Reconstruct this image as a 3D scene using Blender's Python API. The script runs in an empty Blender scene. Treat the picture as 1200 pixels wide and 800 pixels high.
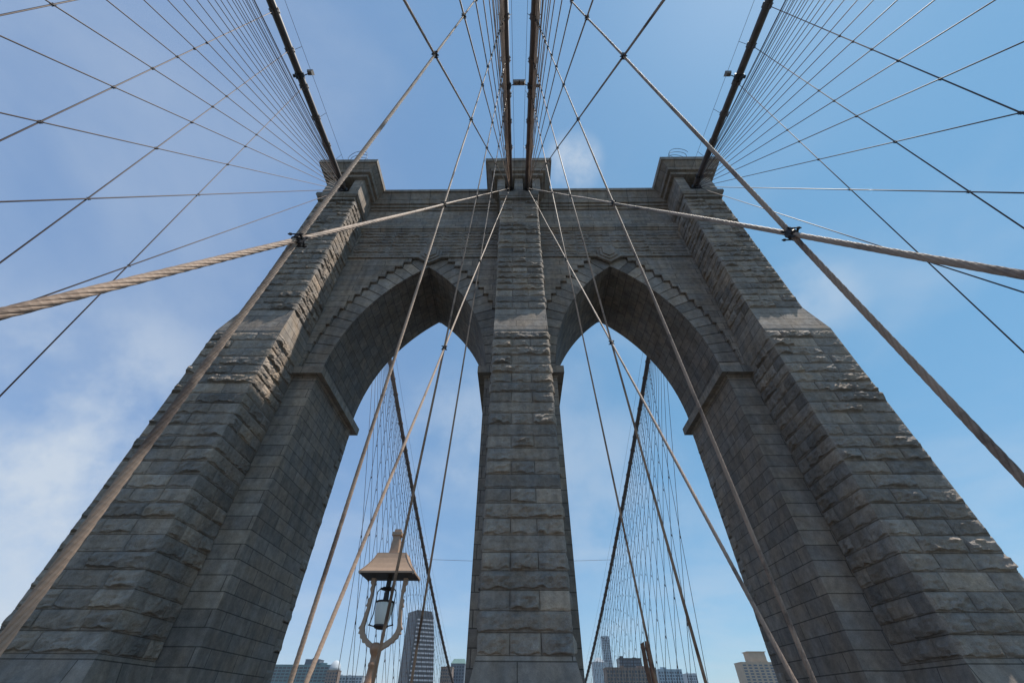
import bpy, math, random
from mathutils import Vector, Matrix, noise
random.seed(7)
R = math.radians
SC = bpy.context.scene
COL = SC.collection

# ------------------------------------------------------------------ helpers
class MB:
    """collects vertices and faces, then links them as one mesh object"""
    def __init__(s):
        s.v = []; s.f = []; s.uv = []; s.mi = []; s.tone = []
        s.cur = 0; s.t = 0.5
    def vert(s, p): s.v.append(tuple(p)); return len(s.v) - 1
    def face(s, idx, uv=None):
        s.f.append(tuple(idx)); s.uv.append(uv); s.mi.append(s.cur); s.tone.append(s.t)
    def poly(s, pts, uv=None):
        s.face([s.vert(p) for p in pts], uv)
    def box(s, x0, x1, y0, y1, z0, z1):
        if x0 > x1: x0, x1 = x1, x0
        s.frustum((x0, x1, y0, y1), z0, (x0, x1, y0, y1), z1)
    def frustum(s, a, z0, b, z1):
        """a, b = (x0,x1,y0,y1) rectangles at z0 and z1, with metric uv"""
        if a[0] > a[1]: a = (a[1], a[0], a[2], a[3])
        if b[0] > b[1]: b = (b[1], b[0], b[2], b[3])
        P = [(a[0], a[2], z0), (a[1], a[2], z0), (a[1], a[3], z0), (a[0], a[3], z0),
             (b[0], b[2], z1), (b[1], b[2], z1), (b[1], b[3], z1), (b[0], b[3], z1)]
        def q(i, ax):
            pts = [P[k] for k in i]
            if ax == 'z': uv = [(p[0], p[1]) for p in pts]
            elif ax == 'y': uv = [(p[0], p[2]) for p in pts]
            else: uv = [(p[1], p[2]) for p in pts]
            s.poly(pts, uv)
        q((0, 3, 2, 1), 'z'); q((4, 5, 6, 7), 'z')
        q((0, 1, 5, 4), 'y'); q((2, 3, 7, 6), 'y')
        q((1, 2, 6, 5), 'x'); q((3, 0, 4, 7), 'x')
    def prism(s, pts, y0, y1):
        """pts (x,z) outline extruded from y0 to y1"""
        n = len(pts)
        area = sum(pts[i][0]*pts[(i+1) % n][1]-pts[(i+1) % n][0]*pts[i][1] for i in range(n))
        if area < 0: pts = pts[::-1]
        s.poly([(x, y0, z) for x, z in pts], [(x, z) for x, z in pts])
        s.poly([(x, y1, z) for x, z in reversed(pts)], [(x, z) for x, z in reversed(pts)])
        for i in range(n):
            a, b = pts[i], pts[(i+1) % n]
            L = math.hypot(a[0]-b[0], a[1]-b[1])
            s.poly([(a[0], y0, a[1]), (a[0], y1, a[1]), (b[0], y1, b[1]), (b[0], y0, b[1])],
                   [(y0, 0), (y1, 0), (y1, L), (y0, L)])
    def tube(s, pts, r, n=6, cap=True):
        """round bar through pts; r number or list"""
        pts = [Vector(p) for p in pts]
        if not isinstance(r, (list, tuple)): r = [r]*len(pts)
        rings = []
        ref = None
        for i, p in enumerate(pts):
            d = (pts[min(i+1, len(pts)-1)] - pts[max(i-1, 0)]).normalized()
            if ref is None:
                ref = Vector((0, 0, 1)) if abs(d.z) < .9 else Vector((1, 0, 0))
            a = d.cross(ref).normalized(); b = d.cross(a).normalized()
            ref = a.cross(d).normalized() if abs(a.cross(d).length) > .1 else ref
            rings.append([s.vert(p + (a*math.cos(2*math.pi*k/n) + b*math.sin(2*math.pi*k/n))*r[i]) for k in range(n)])
        for i in range(len(rings)-1):
            for k in range(n):
                s.face((rings[i][k], rings[i][(k+1) % n], rings[i+1][(k+1) % n], rings[i+1][k]))
        if cap:
            s.face(rings[0][::-1]); s.face(rings[-1])
    def rope(s, p0, p1, rad, lobes=6, pitch=.42, step=.035, n=30, depth=.2):
        """a laid wire rope: lobed section that turns along the length"""
        p0 = Vector(p0); p1 = Vector(p1); d = p1-p0; L = d.length; d.normalize()
        ref = Vector((1, 0, 0)) if abs(d.x) < .7 else Vector((0, 0, 1))
        a = d.cross(ref).normalized(); b = d.cross(a)
        m = max(2, int(L/step)); prev = None
        prof = [1-depth*(1-abs(math.sin(lobes*math.pi*k/n)))**1.6 for k in range(n)]
        for i in range(m+1):
            t = L*i/m; ph = 2*math.pi*t/pitch
            # small sag and wander so that it is not ruler straight
            c = p0 + d*t + a*(.004*math.sin(t*.9+p0.x)) + b*(.004*math.sin(t*.63+p1.y))
            ring = [s.vert(c + (a*math.cos(2*math.pi*k/n+ph) + b*math.sin(2*math.pi*k/n+ph))*rad*prof[k]) for k in range(n)]
            if prev:
                for k in range(n):
                    s.face((prev[k], prev[(k+1) % n], ring[(k+1) % n], ring[k]))
            prev = ring
    def lathe(s, prof, c, n=20):
        """prof list of (r,z) about the vertical through c"""
        rings = []
        for r, z in prof:
            rings.append([s.vert((c[0]+r*math.cos(2*math.pi*k/n), c[1]+r*math.sin(2*math.pi*k/n), c[2]+z)) for k in range(n)])
        for i in range(len(rings)-1):
            for k in range(n):
                s.face((rings[i][k], rings[i][(k+1) % n], rings[i+1][(k+1) % n], rings[i+1][k]))
        s.face(rings[0][::-1]); s.face(rings[-1])
    def build(s, name, mat, parent=None, smooth=False, origin=None):
        me = bpy.data.meshes.new(name)
        o3 = Vector(origin) if origin is not None else (parent_loc(parent) if parent else Vector((0, 0, 0)))
        me.from_pydata([(v[0]-o3.x, v[1]-o3.y, v[2]-o3.z) for v in s.v], [], s.f)
        if any(u is not None for u in s.uv):
            ul = me.uv_layers.new(name='UVMap')
            for p, u in zip(me.polygons, s.uv):
                if u:
                    for li, c in zip(p.loop_indices, u): ul.data[li].uv = c
        if any(t != .5 for t in s.tone):
            at = me.attributes.new('tone', 'FLOAT', 'FACE')
            at.data.foreach_set('value', s.tone)
        mats = mat if isinstance(mat, (list, tuple)) else [mat]
        for m in mats: me.materials.append(m)
        if len(mats) > 1: me.polygons.foreach_set('material_index', s.mi)
        if smooth: me.polygons.foreach_set('use_smooth', [True]*len(me.polygons))
        me.update()
        ob = bpy.data.objects.new(name, me); COL.objects.link(ob)
        if parent:
            ob.parent = parent; ob.location = o3 - parent_loc(parent)
        else: ob.location = o3
        return ob
LOC = {}
def parent_loc(p):
    v = Vector(p.location)
    while p.parent: p = p.parent; v += Vector(p.location)
    return v
def tag(o, label, cat, group=None, kind=None):
    if label: o['label'] = label
    if cat: o['category'] = cat
    if group: o['group'] = group
    if kind: o['kind'] = kind
    return o
def thing(name, label, cat, loc, group=None):
    o = bpy.data.objects.new(name, None); COL.objects.link(o)
    o.location = loc; o.empty_display_size = .2
    return tag(o, label, cat, group)
def structure(o): o['kind'] = 'structure'; return o

# ------------------------------------------------------------------ materials
def newmat(name):
    m = bpy.data.materials.new(name); m.use_nodes = True
    nt = m.node_tree; b = nt.nodes['Principled BSDF']
    return m, nt, b
def N(nt, t, **kw):
    n = nt.nodes.new(t)
    for k, v in kw.items():
        if k in n.inputs: n.inputs[k].default_value = v
        else: setattr(n, k, v)
    return n
def ramp(nt, pts):
    n = nt.nodes.new('ShaderNodeValToRGB'); e = n.color_ramp.elements
    while len(e) < len(pts): e.new(.5)
    for i, (p, c) in enumerate(pts):
        e[i].position = p; e[i].color = (c[0], c[1], c[2], 1) if isinstance(c, (tuple, list)) else (c, c, c, 1)
    return n
def mix(nt, a, b, fac, mode='MIX'):
    n = nt.nodes.new('ShaderNodeMix'); n.data_type = 'RGBA'; n.blend_type = mode
    for inp, v in ((n.inputs[0], fac), (n.inputs[6], a), (n.inputs[7], b)):
        if hasattr(v, 'links') or isinstance(v, bpy.types.NodeSocket): nt.links.new(v, inp)
        else: inp.default_value = v if not isinstance(v, tuple) or len(v) == 4 else (*v, 1)
    return n.outputs[2]
def stone(name, base=(.33, .32, .31), brick=None, tone=False, bump=.35):
    m, nt, b = newmat(name); L = nt.links.new
    tc = N(nt, 'ShaderNodeTexCoord'); pos = tc.outputs['Object']
    n1 = N(nt, 'ShaderNodeTexNoise', Scale=.22, Detail=5.0, Roughness=.6); L(pos, n1.inputs['Vector'])
    r1 = ramp(nt, [(.3, .86), (.7, 1.12)]); L(n1.outputs[0], r1.inputs[0])
    n2 = N(nt, 'ShaderNodeTexNoise', Scale=3.1, Detail=8.0, Roughness=.65); L(pos, n2.inputs['Vector'])
    r2 = ramp(nt, [(.3, .68), (.72, 1.28)]); L(n2.outputs[0], r2.inputs[0])
    n3 = N(nt, 'ShaderNodeTexNoise', Scale=38., Detail=4.0, Roughness=.7); L(pos, n3.inputs['Vector'])
    r3 = ramp(nt, [(.3, .75), (.7, 1.22)]); L(n3.outputs[0], r3.inputs[0])
    mp = N(nt, 'ShaderNodeMapping'); mp.inputs['Scale'].default_value = (1.6, 1.6, .12); L(pos, mp.inputs[0])
    n4 = N(nt, 'ShaderNodeTexNoise', Scale=1.1, Detail=4.0); L(mp.outputs[0], n4.inputs['Vector'])
    r4 = ramp(nt, [(.36, .74), (.6, 1.04)]); L(n4.outputs[0], r4.inputs[0])
    c = (*base, 1)
    bumpsrc = None
    if brick:
        br = N(nt, 'ShaderNodeTexBrick'); br.offset = .5; br.offset_frequency = 2
        br.inputs['Scale'].default_value = 1.0
        br.inputs['Brick Width'].default_value = brick[0]; br.inputs['Row Height'].default_value = brick[1]
        br.inputs['Mortar Size'].default_value = .022; br.inputs['Mortar Smooth'].default_value = .12
        br.inputs['Color1'].default_value = (.78, .78, .79, 1); br.inputs['Color2'].default_value = (1.15, 1.13, 1.1, 1)
        br.inputs['Mortar'].default_value = (.36, .35, .34, 1)
        uvm = N(nt, 'ShaderNodeMapping'); L(tc.outputs['UV'], uvm.inputs[0])
        uvm.inputs['Location'].default_value = (brick[2], brick[3], 0)
        L(uvm.outputs[0], br.inputs['Vector'])
        c = mix(nt, c, br.outputs['Color'], 1.0, 'MULTIPLY')
        bumpsrc = br.outputs['Fac']
    if tone:
        at = N(nt, 'ShaderNodeAttribute'); at.attribute_name = 'tone'
        rt = ramp(nt, [(0, (.6, .62, .65)), (.5, (.97, .97, .97)), (.85, (1.22, 1.19, 1.15)), (1, (1.4, 1.33, 1.25))])
        L(at.outputs['Fac'], rt.inputs[0])
        c = mix(nt, c, rt.outputs[0], 1.0, 'MULTIPLY')
    for r, f in ((r1, .8), (r2, .9), (r3, .8), (r4, .75)):
        c = mix(nt, c, r.outputs[0], f, 'MULTIPLY')
    # warm and cool drift from stone to stone
    n5 = N(nt, 'ShaderNodeTexNoise', Scale=.9, Detail=2.0); L(pos, n5.inputs['Vector'])
    r5 = ramp(nt, [(.35, (.93, .98, 1.06)), (.65, (1.08, 1.0, .92))]); L(n5.outputs[0], r5.inputs[0])
    c = mix(nt, c, r5.outputs[0], .8, 'MULTIPLY')
    L(c, b.inputs['Base Color'])
    b.inputs['Roughness'].default_value = .82
    b.inputs['Specular IOR Level'].default_value = .25
    bp = N(nt, 'ShaderNodeBump'); bp.inputs['Strength'].default_value = bump; bp.inputs['Distance'].default_value = .05
    ad = N(nt, 'ShaderNodeMath', operation='MULTIPLY'); L(n2.outputs[0], ad.inputs[0]); ad.inputs[1].default_value = 1.2
    ad2 = N(nt, 'ShaderNodeMath', operation='MULTIPLY_ADD'); L(n3.outputs[0], ad2.inputs[0]); ad2.inputs[1].default_value = .35; L(ad.outputs[0], ad2.inputs[2])
    n6 = N(nt, 'ShaderNodeTexNoise', Scale=9., Detail=3.0, Roughness=.6); L(pos, n6.inputs['Vector'])
    ad3 = N(nt, 'ShaderNodeMath', operation='MULTIPLY_ADD'); L(n6.outputs[0], ad3.inputs[0]); ad3.inputs[1].default_value = .8; L(ad2.outputs[0], ad3.inputs[2])
    src = ad3.outputs[0]
    if bumpsrc:
        s3 = N(nt, 'ShaderNodeMath', operation='MULTIPLY_ADD'); L(bumpsrc, s3.inputs[0]); s3.inputs[1].default_value = -1.0; L(src, s3.inputs[2])
        src = s3.outputs[0]
    L(src, bp.inputs['Height']); L(bp.outputs[0], b.inputs['Normal'])
    return m
def paint(name, col, rough=.5, metal=0., var=.25, scale=9., bump=.15, rust=None):
    m, nt, b = newmat(name); L = nt.links.new
    tc = N(nt, 'ShaderNodeTexCoord')
    n = N(nt, 'ShaderNodeTexNoise', Scale=scale, Detail=6.0, Roughness=.65); L(tc.outputs['Object'], n.inputs['Vector'])
    r = ramp(nt, [(.3, 1-var), (.7, 1+var)]); L(n.outputs[0], r.inputs[0])
    c = mix(nt, (*col, 1), r.outputs[0], 1.0, 'MULTIPLY')
    if rust:
        n2 = N(nt, 'ShaderNodeTexNoise', Scale=scale*.35, Detail=7.0, Roughness=.7); L(tc.outputs['Object'], n2.inputs['Vector'])
        r2 = ramp(nt, [(.5, 0.), (.62, 1.)]); L(n2.outputs[0], r2.inputs[0])
        c = mix(nt, c, (*rust, 1), r2.outputs[0])
    L(c, b.inputs['Base Color'])
    b.inputs['Roughness'].default_value = rough; b.inputs['Metallic'].default_value = metal
    bp = N(nt, 'ShaderNodeBump'); bp.inputs['Strength'].default_value = bump; bp.inputs['Distance'].default_value = .01
    L(n.outputs[0], bp.inputs['Height']); L(bp.outputs[0], b.inputs['Normal'])
    return m
CH = .674
M = {}
M['rock'] = stone('rock_faced_granite', (.35, .295, .246), tone=True, bump=1.0)
M['joint'] = stone('mortar_joint', (.09, .08, .07), bump=.2)
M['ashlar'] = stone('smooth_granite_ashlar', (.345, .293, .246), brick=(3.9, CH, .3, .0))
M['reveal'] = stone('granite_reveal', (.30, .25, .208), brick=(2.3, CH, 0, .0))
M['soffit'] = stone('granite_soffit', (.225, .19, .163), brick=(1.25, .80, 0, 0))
M['dressed'] = stone('dressed_granite', (.32, .272, .23), tone=True, bump=.3)
M['trim'] = stone('granite_trim', (.32, .275, .232), brick=(2.1, 3.3, 0, 1.2), bump=.25)
M['rope'] = paint('tan_painted_wire_rope', (.35, .245, .178), .6, 0, .15, 4, .08, rust=(.13, .088, .066))
M['thin'] = paint('painted_thin_wire_rope', (.075, .05, .048), .6, 0, .2, 3, .1)
M['cable'] = paint('wrapped_main_cable', (.095, .07, .06), .55, 0, .3, 2.5, .2)
M['iron'] = paint('black_iron_clamp', (.03, .024, .024), .55, .2, .3, 30, .2)
M['lamp'] = paint('tan_painted_lamp_iron', (.40, .27, .185), .45, 0, .08, 14, .1)
M['post'] = paint('copper_brown_post_paint', (.36, .20, .12), .35, .1, .15, 14, .1)
M['rusty'] = paint('rusty_brown_steel', (.15, .075, .045), .8, 0, .4, 12, .4)
M['steel'] = paint('grey_deck_steel', (.2, .17, .145), .6)
M['timber'] = paint('weathered_timber', (.11, .085, .065), .85)
M['asphalt'] = paint('asphalt', (.05, .05, .05), .9)

# ------------------------------------------------------------------ tower geometry (metres, eye level is z = 0)
YB, YT, YW, YR = 17.9, 18.3, 21.0, 28.24
YC = (YW+YR)/2
XO, XI, XC = 19.58, 15.36, 1.73
XOT, XIT = 19.2, 15.6
ZB, ZL, ZLT, ZM = 1.5, 17.67, 20.24, 35.55
XA0, XA1 = 2.42, 13.74
XAC = (XA0+XA1)/2; HA = (XA1-XA0)/2
ZS, ZA = 17.0, 29.05
RA = ((ZA-ZS)**2+HA**2)/(2*HA)
AMAX = math.asin((ZA-ZS)/RA)
BASE = -43.0

def my(y): return 2*YC-y

tower = thing('stone_bridge_tower', 'grey granite suspension bridge tower with two pointed arches and three rough buttresses', 'tower', (0, YC, BASE))

def patch(mb, P, eu, n, w, h, A, ca, cb):
    """one rock faced stone: P lower left corner, eu unit along, n outward"""
    P = Vector(P); eu = Vector(eu); n = Vector(n)
    nu = max(3, int(w/.095)); nv = max(4, int(h/.1))
    us = [0, .022]+[.022+(w-.044)*i/nu for i in range(1, nu)]+[w-.022, w]
    vs = [0, .022, .045, .07, .095, .125, .16]+[.16+(h-.182)*i/(nv-1) for i in range(1, nv-1)]+[h-.022, h]
    ids = []
    sd = random.uniform(0, 50)
    lean = random.uniform(-.5, .6); leanu = random.uniform(-.5, .5)
    for j, v in enumerate(vs):
        row = []
        for i, u in enumerate(us):
            q = P + eu*u + Vector((0, 0, v))
            eb = min(v, h-v); ea = 9
            if not ca: ea = min(ea, u)
            if not cb: ea = min(ea, w-u)
            if ca: ea = min(ea, u+.0)
            if cb: ea = min(ea, w-u+.0)
            e = min(ea, eb)
            border = (j in (0, len(vs)-1)) or (i == 0 and not ca) or (i == len(us)-1 and not cb)
            if border: d = -.035
            elif e <= .001: d = 0
            else:
                s1 = noise.noise(q*1.1+Vector((sd, 0, 0)))
                s2 = noise.noise(q*2.9+Vector((0, sd, 0)))
                s3 = 1-2*abs(noise.noise(Vector((q.x*1.7, q.y*1.7, q.z*4.2))+Vector((sd, sd, 0))))
                s4 = noise.noise(q*8.0)
                cut = .03+max(0, .09*s2+.05*s1+.03)          # ragged broken foot of the stone
                pb = min(1, max(0, v-cut)/.02)
                pt = min(1, max(0, h-v-.015)/.22)**.7
                pa_ = min(1, max(0, min(u, w-u)-.01)/.13)**.6
                pil = pb*pt*pa_
                vd = noise.voronoi(Vector((q.x*1.5, q.y*1.5, q.z*3.4))+Vector((sd, 0, sd)))[0]
                fac = min(1.2, (vd[1]-vd[0])*1.8)
                d = A*pil*(.45+.45*s1+.35*s2+.55*fac+.22*s4+leanu*(u/w-.5)) + .012*pa_*min(1, e/.05)*(1+s4)*(0 if v < cut else 1)
                d = max(d, .0)
                # jitter along the face so that the arrises are ragged
                q = q + eu*(.02*s2*pil) + Vector((0, 0, .02*s4*pil))
            row.append(mb.vert(q+n*d))
        ids.append(row)
    flip = eu.cross(Vector((0, 0, 1))).dot(n) < 0
    for j in range(len(vs)-1):
        for i in range(len(us)-1):
            f = (ids[j][i], ids[j][i+1], ids[j+1][i+1], ids[j+1][i])
            mb.face(f[::-1] if flip else f)

def split_row(w, k, mode):
    if mode == 'pier':
        return [w] if k % 2 else [w*.335, w*.33, w*.335]
    if w < 2.2: return [w] if random.random() < .35 else ([w*.38, w*.62] if k % 2 else [w*.6, w*.4])
    if w < 3.6:
        return [w*.3, w*.42, w*.28] if k % 2 else [w*.52, w*.48]
    a = random.uniform(-.05, .05)
    return [w*(.22+a), w*.45, w*(.33-a)] if k % 2 else random.choice([[w*(.42+a), w*(.58-a)], [w*(.34+a), w*.33, w*(.33-a)]])

def rock_face(mb, P, eu, n, w, z0, z1, mode='side', amp=1.0, ca=True, cb=True, k0=0):
    k = 0
    nrow = round((z1-z0)/CH); hh = (z1-z0)/nrow
    for k in range(nrow):
        ws = split_row(w, k+k0, mode); u = 0
        for i, ww in enumerate(ws):
            A = random.choice([.04, .08, .12, .16, .2])*amp*(.62 if mode == 'side' else 1.)
            if random.random() < .07: A = .015
            g = random.gauss(.45, .17)
            if random.random() < .05: g = .93
            mb.t = min(1, max(0, g))
            Q = Vector(P)+Vector(eu)*u; Q.z = z0+k*hh
            patch(mb, Q, eu, n, ww, hh, A, ca and i == 0, cb and i == len(ws)-1)
            u += ww

def buttress(x0, x1, yf, yw, z0, z1, mode, amp, name='buttress_masonry'):
    """x0<x1; front face at yf looking away from the wall at yw"""
    s = -1 if yf < yw else 1
    mb = MB()
    d = abs(yw-yf)
    rock_face(mb, (x0, yf, z0), (1, 0, 0), (0, s, 0), x1-x0, z0, z1, mode, amp)
    y0 = min(yf, yw)
    for x, nx in ((x0, -1), (x1, 1)):
        rock_face(mb, (x, y0, z0), (0, 1, 0), (nx, 0, 0), d, z0, z1, 'side', amp*(.4 if x*nx > 5 else 1.15), ca=(s < 0), cb=(s > 0), k0=1)
    mb.cur = 1; mb.t = .3
    e = .034
    mb.box(x0+e, x1-e, min(yf, yw)+(e if s < 0 else -.4), max(yf, yw)-(e if s > 0 else -.4), z0-.01, z1+.01)
    return mb

for side in (1, -1):
    for (a, b, at, bt, mode) in ((-XO, -XI, -XOT, -XIT, 'outer'), (-XC, XC, -XC, XC, 'pier'), (XI, XO, XIT, XOT, 'outer')):
        fy = (lambda y: y) if side == 1 else my
        bt_o = thing('buttress', None, None, (0, 0, 0)); bt_o.parent = tower
        cx = (a+b)/2; bt_o.location = (cx, fy(YB)-YC, 0-BASE-0)
        del_keys = None
        # lower shaft, from the water to the weathering
        buttress(a, b, fy(YB), fy(YW), ZB, ZL, mode, 1.0).build('lower_shaft', [M['rock'], M['joint']], bt_o)
        mb = MB(); ex = .35
        yb2 = fy(YB-.35) if side == 1 else fy(YB-.35)
        A = sorted((fy(YB-.42), fy(YW))); B = sorted((fy(YB), fy(YW)))
        mb.frustum((a-ex, b+ex, A[0], A[1]), ZB-1.35, (a-.02, b+.02, B[0]-(.02 if side == 1 else 0), B[1]+(.02 if side == -1 else 0)), ZB)
        mb.box(a-ex, b+ex, A[0], A[1], BASE, ZB-1.35)
        mb.build('plinth', M['ashlar'], bt_o)
        # weathering: sloping smooth courses
        mb = MB()
        A = sorted((fy(YB), fy(YW))); B = sorted((fy(YT), fy(YW)))
        zs = [ZL, ZL+.2, ZL+1.35, ZLT]
        for i in range(3):
            t0 = max(0, (zs[i]-zs[1])/(ZLT-zs[1])); t1 = (zs[i+1]-zs[1])/(ZLT-zs[1])
            t1 = max(0, t1)
            lerp = lambda p, q, t: p+(q-p)*t
            r0 = (lerp(a, at, t0), lerp(b, bt, t0), lerp(A[0], B[0], t0), lerp(A[1], B[1], t0))
            r1 = (lerp(a, at, t1), lerp(b, bt, t1), lerp(A[0], B[0], t1), lerp(A[1], B[1], t1))
            mb.frustum(r0, zs[i], r1, zs[i+1])
        mb.build('weathering', M['weather'] if 'weather' in M else M['ashlar'], bt_o)
        buttress(at, bt, fy(YT), fy(YW), ZLT, ZM, mode, .9).build('upper_shaft', [M['rock'], M['joint']], bt_o)
        # moulding, pilaster head with cable openings, bed mould and cap
        mb = MB()
        def ring(ofs, z0, z1, ofs2=None, y_in=YW):
            o2 = ofs if ofs2 is None else ofs2
            p = sorted((fy(18.0-ofs), fy(y_in))); q = sorted((fy(18.0-o2), fy(y_in)))
            mb.frustum((pa-ofs, pb+ofs, p[0], p[1]), z0, (pa-o2, pb+o2, q[0], q[1]), z1)
        pa, pb = (at, bt) if mode != 'pier' else (-1.82, 1.82)
        kk = .35 if mode == 'pier' else 1
        ring(-.02, ZM, ZM+.35); ring(.08*kk, ZM+.35, ZM+.6, .22*kk); ring(.22*kk, ZM+.6, ZM+.95); ring(.1*kk, ZM+.95, ZM+1.2)
        mb.build('string_moulding', M['trim'], bt_o)
        pa, pb = (at+.05, bt-.05) if mode != 'pier' else (-2.12, 2.12)
        mb = MB()
        zb, zt = ZM+1.2, 39.5
        if mode == 'pier': ops = [(-1.36, -.42), (.42, 1.36)]
        elif a < 0: ops = [(-17.75, -16.6)]
        else: ops = [(16.6, 17.75)]
        xs = [pa]+[v for o in ops for v in o]+[pb]
        for i in range(0, len(xs), 2):
            p = sorted((fy(18.0), fy(YW+1)))
            mb.box(xs[i], xs[i+1], p[0], p[1], zb, zt)
        for o in ops:   # sill and back of the opening
            p = sorted((fy(18.1), fy(YW+1)))
            mb.box(o[0], o[1], p[0], p[1], zb, zb+.45)
            p = sorted((fy(20.6), fy(YW+1)))
            mb.box(o[0], o[1], p[0], p[1], zb+.45, zt)
        mb.build('pilaster_head', M['ashlar2'] if 'ashlar2' in M else M['ashlar'], bt_o)
        mb = MB()
        ring(.32, 39.5, 39.62, .36); ring(.36, 39.62, 39.95); ring(.62, 39.95, 40.25, .7); ring(.7, 40.25, 40.34)
        ring(.74, 40.34, 40.9, 1.12)
        ring(1.22, 40.9, 41.5)
        mb.build('cap_cornice', M['trim'], bt_o)

# --- wall between buttresses, with the arches
def arc(side, inner, a, r=RA):
    """side +-1 arch; inner True: the half next to the centre pier"""
    if inner: x = XA0+RA - r*math.cos(a)
    else: x = XA1-RA + r*math.cos(a)
    return (side*x, ZS+r*math.sin(a))
NA = 24
ZTOP = 38.9
XEND = 19.1
RY = .3      # the arch ring lies this far behind the wall face
WV = 1.5
NV = 16
def ring_pts(sd, inner):
    out = []
    for i in range(NV+1):
        q = arc(sd, inner, AMAX*i/NV, RA+WV)
        ax = abs(q[0]); ax = max(ax, XAC) if not inner else min(ax, XAC)
        out.append((sd*ax, q[1]))
    return out
def wallface(mb, y, s):
    """s=-1 front, 1 back"""
    def quad(p, q, r_, t):
        pts = [(c[0], y, c[1]) for c in (p, q, r_, t)]; uv = [(c[0], c[1]) for c in (p, q, r_, t)]
        mb.poly(pts, uv)
    yb = y-s*RY-s*.02
    for sd in (1, -1):
        for inner in (True, False):
            P = ring_pts(sd, inner)
            for i in range(NV):
                q0, q1 = P[i], P[i+1]
                if abs(q0[0]-q1[0]) > .005:
                    quad((q0[0], q1[1]), (q1[0], q1[1]), (q1[0], ZTOP), (q0[0], ZTOP))
                    mb.poly([(q0[0], y, q1[1]), (q1[0], y, q1[1]), (q1[0], yb, q1[1]), (q0[0], yb, q1[1])], [(y, q0[0]), (y, q1[0]), (yb, q1[0]), (yb, q0[0])])
                mb.poly([(q0[0], y, q0[1]), (q0[0], y, q1[1]), (q0[0], yb, q1[1]), (q0[0], yb, q0[1])], [(y, q0[1]), (y, q1[1]), (yb, q1[1]), (yb, q0[1])])
            quad(P[NV], (sd*XAC, P[NV][1]), (sd*XAC, ZTOP), (P[NV][0], ZTOP))
            mb.poly([(P[NV][0], y, P[NV][1]), (sd*XAC, y, P[NV][1]), (sd*XAC, yb, P[NV][1]), (P[NV][0], yb, P[NV][1])])
            if not inner: xo_ = abs(P[0][0])
            else: xi2 = abs(P[0][0])
        quad((sd*xo_, ZS), (sd*XEND, ZS), (sd*XEND, ZTOP), (sd*xo_, ZTOP))
        quad((sd*XA1, BASE), (sd*XEND, BASE), (sd*XEND, ZS), (sd*XA1, ZS))
    quad((-XA0, BASE), (XA0, BASE), (XA0, ZS), (-XA0, ZS))
    quad((-xi2, ZS), (xi2, ZS), (xi2, ZTOP), (-xi2, ZTOP))
mb = MB(); wallface(mb, YW, -1); mb.build('front_wall', M['ashlar'], tower)
mb = MB(); wallface(mb, YR, 1); mb.build('back_wall', M['ashlar'], tower)
mb = MB()
for sd in (1, -1):
    mb.poly([(sd*XEND, YW, BASE), (sd*XEND, YR, BASE), (sd*XEND, YR, ZTOP), (sd*XEND, YW, ZTOP)], [(YW, BASE), (YR, BASE), (YR, ZTOP), (YW, ZTOP)])
    for x in (XA0, XA1):
        x2 = x*sd
        mb.poly([(x2, YW, BASE), (x2, YR, BASE), (x2, YR, ZS), (x2, YW, ZS)], [(YW, BASE), (YR, BASE), (YR, ZS), (YW, ZS)])
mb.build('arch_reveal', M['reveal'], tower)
for sd in (1, -1):
    mb = MB()
    for inner in (True, False):
        prev = None; L = 0
        for i in range(NA+1):
            p = arc(sd, inner, AMAX*i/NA)
            if i == NA: p = (sd*XAC, ZA)
            if prev:
                dl = math.hypot(p[0]-prev[0], p[1]-prev[1])
                mb.poly([(prev[0], YW+.2, prev[1]), (p[0], YW+.2, p[1]), (p[0], YR-.2, p[1]), (prev[0], YR-.2, prev[1])],
                        [(YW, L), (YW, L+dl), (YR, L+dl), (YR, L)])
                L += dl
            prev = p
    mb.build('arch_soffit', M['soffit'], tower)
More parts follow.
